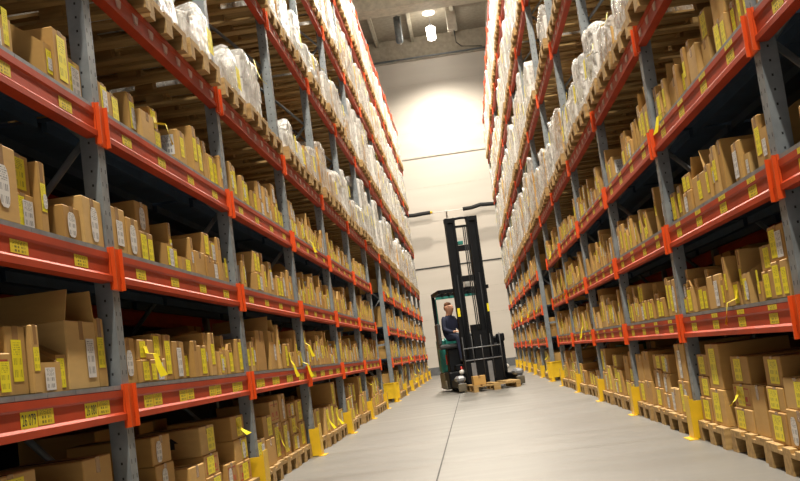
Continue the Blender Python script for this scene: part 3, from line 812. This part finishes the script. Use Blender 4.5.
jobs.sort(key=lambda t: -t[0])
cnt = {'carton': 0, 'open_carton': 0}; LIM = {'carton': 315, 'open_carton': 90}
mass = MB(); swap = {'card': 'cardi'}
for sz, name, text, (seed, w, d, h, kind, lab, of, fl_), M4 in jobs:
    rnd = random.Random(seed); P = carton_parts(rnd, w, d, h, kind, lab, of, fl_)
    if cnt[name] < LIM[name]:
        cnt[name] += 1
        ws = text.split()
        o = obj(name, P[0][1]); o.matrix_world = M4
        tag(o, ' '.join(ws[:16]), 'carton', 'open cartons on the pick shelves' if name == 'open_carton' else 'cartons on the pick shelves and floor pallets')
        if sz > 14:
            for a, m in P[1:]: obj(a, m, o)
        else:
            for a, m in P[1:]: P[0][1].add(m)
            o.data = P[0][1].mesh(name)
    else:
        for a, m in P: mass.add(m, M4, swap)
if mass.v: tag(obj('distant_carton_stock', mass), 'small distant cartons filling the far pick shelves and floor pallets', 'cartons', None, 'stuff')

# ------------------------------------------------------------------ reach truck
T = empty('reach_truck', (0.12, 22.6, 0), math.radians(9)); tag(T, 'black and teal reach truck with raised black mast at the end of the aisle', 'forklift')
def tp(name, fn, parent=T):
    m = MB(); fn(m); return obj(name, m, parent)
tp('chassis', lambda m: (m.cbox((0.02, 0.35, 0.10), (0.68, 0.85, 0.98), 'black', 0.03), m.cbox((-0.68, 0.33, 0.10), (0.02, 1.75, 0.45), 'black', 0.03), m.cbox((-0.50, 0.36, 0.45), (0.0, 0.80, 0.60), 'black', 0.02), m.cbox((0.1, 0.85, 0.1), (0.68, 1.75, 1.15), 'black', 0.04)))
tp('drive_cover', lambda m: (m.cbox((-0.70, 1.0, 0.05), (-0.30, 1.85, 0.44), 'olive', 0.03), m.cbox((-0.72, 0.80, 0.05), (-0.30, 1.0, 0.26), 'olive', 0.02)))
tp('body_panel', lambda m: (m.cbox((-0.70, 1.30, 0.44), (-0.52, 1.80, 1.22), 'teal', 0.03), m.cbox((-0.52, 1.62, 0.44), (0.66, 1.80, 1.25), 'teal', 0.03)))
LX = {-1: -0.57, 1: 0.71}
for sx in (-1, 1):
    lg = tp('outrigger_leg', lambda m: m.cbox((LX[sx]-0.07, -0.75, 0.10), (LX[sx]+0.07, 0.36, 0.28), 'black', 0.02))
    tp('load_wheel', lambda m: (m.tube([(LX[sx]-0.05, -0.62, 0.15), (LX[sx]+0.05, -0.62, 0.15)], 0.148, 'grey', 20), m.tube([(LX[sx]-0.08, -0.62, 0.15), (LX[sx]+0.08, -0.62, 0.15)], 0.05, 'rubber', 12)), lg)
    tp('wheel_guard', lambda m: (m.cbox((LX[sx]-0.10, -0.80, 0.22), (LX[sx]+0.10, -0.36, 0.36), 'grey', 0.05), m.cbox((LX[sx]-0.09, -0.84, 0.03), (LX[sx]+0.09, -0.79, 0.2), 'olive', 0.01)), lg)
dw = tp('drive_wheel', lambda m: m.tube([(-0.5, 1.45, 0.17), (-0.36, 1.45, 0.17)], 0.168, 'rubber', 20))
tp('foot_guard', lambda m: m.cbox((-0.42, 0.30, 0.005), (-0.27, 0.46, 0.09), 'guard', 0.01))
for x0, x1 in ((-0.35, -0.13), (0.15, 0.38)):
    tp('mast_column', lambda m: (m.box((x0, -0.05, 0.09), (x0+0.05, 0.16, 3.9), 'black'), m.box((x1-0.05, -0.05, 0.09), (x1, 0.16, 3.9), 'black'), m.box((x0+0.05, 0.02, 0.09), (x1-0.05, 0.10, 3.86), 'black'), m.box((x0-0.01, -0.02, 3.80), (x1+0.01, 0.14, 3.90), 'black'), m.tube([((x0+x1)/2, -0.03, 0.12), ((x0+x1)/2, -0.03, 2.6)], 0.028, 'black', 8)))
tp('mast_crossbar', lambda m: (m.tube([(-0.24, 0.05, 3.87), (0.02, 0.03, 3.89), (0.28, 0.05, 3.87)], 0.03, 'black', 8), m.box((-0.14, 0.08, 3.68), (0.16, 0.14, 3.73), 'black')))
for zz in (3.14, 2.44): tp('mast_crossbar', lambda m: m.box((-0.14, 0.05, zz), (0.16, 0.15, zz+0.13), 'black'))
for xx in (0.05, 0.09, 0.13): tp('hose', lambda m: m.tube([(xx, 0.0, 0.9), (xx+0.01, 0.02, 1.8), (xx-0.01, 0.02, 2.7), (xx-0.005, 0.0, 3.66)], 0.013, 'rubber', 6))
tp('sticker', lambda m: m.box((-0.345, -0.0525, 1.66), (-0.285, -0.0505, 1.85), 'strip')); tp('sticker', lambda m: m.box((0.335, -0.0525, 1.70), (0.380, -0.0505, 1.88), 'strip'))
tp('mast_box', lambda m: m.cbox((-0.11, 0.02, 3.28), (0.01, 0.10, 3.37), 'teal', 0.01))
tp('work_lamp', lambda m: m.cbox((-0.05, 0.30, 2.32), (0.09, 0.42, 2.50), 'offwhite', 0.02))
ca = tp('carriage', lambda m: (m.box((-0.32, -0.13, 0.14), (0.48, -0.06, 0.70), 'black'), m.box((-0.08, -0.10, 0.7), (0.24, 0.12, 1.3), 'black'), m.box((-0.05, 0.16, 0.1), (0.22, 0.34, 1.45), 'black')))
bk = tp('load_backrest', lambda m: ([m.tube([(-0.34, -0.15, z), (0.50, -0.15, z)], 0.012, 'grey', 8) for z in (0.66, 0.93)], [m.tube([(x, -0.15, 0.2), (x, -0.15, 1.2)], 0.012, 'dark', 8) for x in (-0.34, -0.13, 0.08, 0.29, 0.50)]), ca)
for xx in (-0.17, 0.20):
    tp('fork', lambda m: (m.box((xx-0.05, -0.20, 0.050), (xx+0.05, -0.155, 0.60), 'grey'), m.box((xx-0.05, -1.25, 0.050), (xx+0.05, -0.20, 0.085), 'grey')), ca)
og = tp('overhead_guard', lambda m: (m.box((-0.70, 0.20, 2.24), (-0.62, 1.55, 2.32), 'black'), m.box((0.40, 0.20, 2.24), (0.48, 1.55, 2.32), 'black'), m.box((-0.70, 0.20, 2.24), (0.48, 0.28, 2.32), 'black'), m.box((-0.70, 1.47, 2.24), (0.48, 1.55, 2.32), 'black'), [m.box((-0.62+i*0.16, 0.28, 2.26), (-0.59+i*0.16, 1.47, 2.30), 'black') for i in range(1, 7)]))
for x0, y0 in ((-0.70, 1.45), (0.40, 1.45), (0.32, 0.22)):
    tp('guard_post', lambda m: (m.box((x0, y0, 1.0), (x0+0.07, y0+0.09, 2.24), 'black'), m.box((x0+0.07, y0+0.01, 1.2), (x0+0.10, y0+0.08, 2.2), 'teal')), og)
tp('guard_lining', lambda m: m.box((-0.60, 1.46, 2.18), (0.4, 1.54, 2.235), 'teal'), og)
st = tp('seat', lambda m: (m.cbox((-0.78, 0.52, 0.98), (-0.22, 1.04, 1.09), 'dark', 0.04), m.cbox((-0.78, 0.54, 1.09), (-0.70, 1.02, 1.58), 'dark', 0.04)))
tp('seat_base', lambda m: m.cbox((-0.60, 0.6, 0.45), (-0.25, 0.98, 0.98), 'black', 0.02), st)
cs = tp('console', lambda m: (m.cbox((-0.34, 0.18, 1.18), (-0.04, 0.30, 1.28), 'dark', 0.03), m.box((-0.08, 0.20, 0.45), (-0.02, 0.29, 1.2), 'black'), m.cbox((0.06, 0.4, 0.98), (0.3, 1.3, 1.24), 'dark', 0.03)))
tp('warning_strip', lambda m: m.box((-0.34, 0.170, 1.205), (-0.10, 0.179, 1.24), 'strip'), cs)
tp('steering_knob', lambda m: (m.tube([(-0.14, 0.24, 1.28), (-0.14, 0.24, 1.34)], 0.012, 'grey', 8), m.ell((-0.14, 0.24, 1.35), (0.03, 0.03, 0.03), 'offwhite')), cs)
tp('red_box', lambda m: (m.cbox((-0.62, 0.9, 0.62), (-0.50, 0.98, 0.86), 'red', 0.01),)); tp('red_lever', lambda m: m.tube([(-0.42, 0.33, 0.40), (-0.37, 0.33, 0.48), (-0.38, 0.33, 0.55)], 0.022, 'red', 8))
tp('data_terminal', lambda m: (m.cbox((0.50, 0.18, 1.00), (0.68, 0.32, 1.18), 'black', 0.02), m.box((0.52, 0.25, 0.3), (0.66, 0.34, 1.0), 'black')))
for xx in (-0.38, 0.66): tp('round_lamp', lambda m: m.ell((xx, 0.31, 0.42), (0.06, 0.05, 0.06), 'offwhite'))

# pallet on the forks with one small carton
R9 = Matrix.Rotation(math.radians(9), 4, 'Z'); base = Matrix.Translation((0.12, 22.6, 0)) @ R9
pm = MB(); pm.add(pallet_mb(1.0), Matrix.Rotation(PI/2, 4, 'Z'))
o = obj('wooden_pallet', pm); o.matrix_world = base @ Matrix.Translation((0.07, -0.855, 0.0)); tag(o, 'bright wooden pallet on the floor carried by the reach truck forks', 'pallet')
P = carton_parts(random.Random(2), 0.26, 0.24, 0.19, 'plain', 'none')
o = obj('carton', P[0][1]); o.matrix_world = base @ Matrix.Translation((-0.28, -1.29, 0.1445)) @ Matrix.Rotation(-PI/2, 4, 'Z'); tag(o, 'small brown carton alone on the pallet before the reach truck', 'carton')

# ------------------------------------------------------------------ operator, seated sideways, facing along +x of the truck
def person():
    V = []; R = []; E_ = []
    def add(p, r, parent=None):
        V.append(p); R.append(r); k = len(V)-1
        if parent is not None: E_.append((parent, k))
        return k
    hip = add((0, 0, 0.10), 0.135); bel = add((0.02, 0, 0.26), 0.135, hip); che = add((0.05, 0, 0.43), 0.15, bel); nb = add((0.07, 0, 0.56), 0.075, che)
    nk = add((0.095, 0, 0.63), 0.062, nb); jaw = add((0.125, 0, 0.69), 0.084, nk); sk = add((0.115, 0, 0.77), 0.108, jaw); crn = add((0.11, 0, 0.845), 0.085, sk)
    hands = []
    for sg in (-1, 1):
        sh = add((0.06, sg*0.17, 0.52), 0.068, che); el = add((0.13, sg*0.25, 0.27), 0.048, sh); wr = add((0.34, sg*0.20-0.02, 0.20), 0.032, el)
        pa = add((0.41, sg*0.18-0.02, 0.20), 0.034, wr); hands.append(V[pa])
        for q, ln in enumerate((0.070, 0.078, 0.074, 0.060)):
            oy = (q-1.5)*0.020
            a = add((0.445, sg*0.18-0.02+oy, 0.205), 0.0105, pa); b_ = add((0.445+ln*0.55, sg*0.18-0.02+oy*1.1, 0.200), 0.0095, a); add((0.445+ln*0.85, sg*0.18-0.02+oy*1.1, 0.180), 0.008, b_)
        a = add((0.415, sg*0.18-0.02-sg*0.035, 0.200), 0.011, pa); add((0.45, sg*0.18-0.02-sg*0.055, 0.195), 0.0095, a)
        th = add((0.10, sg*0.10, 0.09), 0.09, hip); kn = add((0.40, sg*0.13, 0.07), 0.062, th); an = add((0.42, sg*0.12, -0.40), 0.042, kn); he = add((0.40, sg*0.12, -0.47), 0.042, an); add((0.56, sg*0.13, -0.475), 0.034, he)
    me = bpy.data.meshes.new('person'); me.from_pydata(V, E_, [])
    ob = bpy.data.objects.new('person_skeleton', me); COL.objects.link(ob)
    sm = ob.modifiers.new('s', 'SKIN'); 
    for i, d in enumerate(me.skin_vertices[0].data): d.radius = (R[i]*1.12, R[i]*1.12); d.use_root = i == 0
    sb = ob.modifiers.new('d', 'SUBSURF'); sb.levels = 2; sb.render_levels = 2
    dg = bpy.context.evaluated_depsgraph_get(); out = bpy.data.meshes.new_from_object(ob.evaluated_get(dg)); bpy.data.objects.remove(ob)
    for m in ('skin', 'navy', 'rubber'): out.materials.append(MT[m])
    for p in out.polygons:
        c = p.center; k = 1
        if c.z > 0.60 or (c.x > 0.375 and 0.13 < c.z < 0.30): k = 0
        if c.z < -0.42: k = 2
        p.material_index = k; p.use_smooth = True
    out.name = 'person'
    return out
pe = bpy.data.objects.new('person', person()); COL.objects.link(pe)
pe.matrix_world = base @ Matrix.Translation((-0.50, 0.78, 1.15)) @ Matrix.Rotation(math.radians(-50), 4, 'Z')
tag(pe, 'person in navy work clothes with short auburn hair seated in the reach truck cab', 'person')
m = MB(); m.ell((0.085, 0, 0.85), (0.085, 0.088, 0.062), 'hair'); m.ell((0.055, 0, 0.775), (0.062, 0.094, 0.085), 'hair'); obj('hair', m, pe)
m = MB(); m.ell((0.218, 0, 0.755), (0.024, 0.017, 0.028), 'skin'); obj('nose', m, pe)
for sg in (-1, 1):
    m = MB(); m.ell((0.192, sg*0.034, 0.785), (0.010, 0.013, 0.009), 'eye'); obj('eye', m, pe)
    m = MB(); m.ell((0.11, sg*0.092, 0.765), (0.022, 0.012, 0.033), 'skin'); obj('ear', m, pe)
m = MB(); m.ell((0.186, 0, 0.705), (0.010, 0.026, 0.006), 'red_print'); obj('mouth', m, pe)

# ------------------------------------------------------------------ world and view
w = bpy.data.worlds.new('world'); SC.world = w; w.use_nodes = True
bg = w.node_tree.nodes['Background']; bg.inputs[0].default_value = (1.0, 0.93, 0.82, 1); bg.inputs[1].default_value = 1.2
vs = SC.view_settings; vs.view_transform = 'Standard'; vs.look = 'None'; vs.gamma = 1; vs.use_curve_mapping = False; vs.exposure = 0.33
SC.display_settings.display_device = 'sRGB'
print('COUNTS', cnt, len(jobs), len(pal_jobs), len(cand), len(SC.objects))
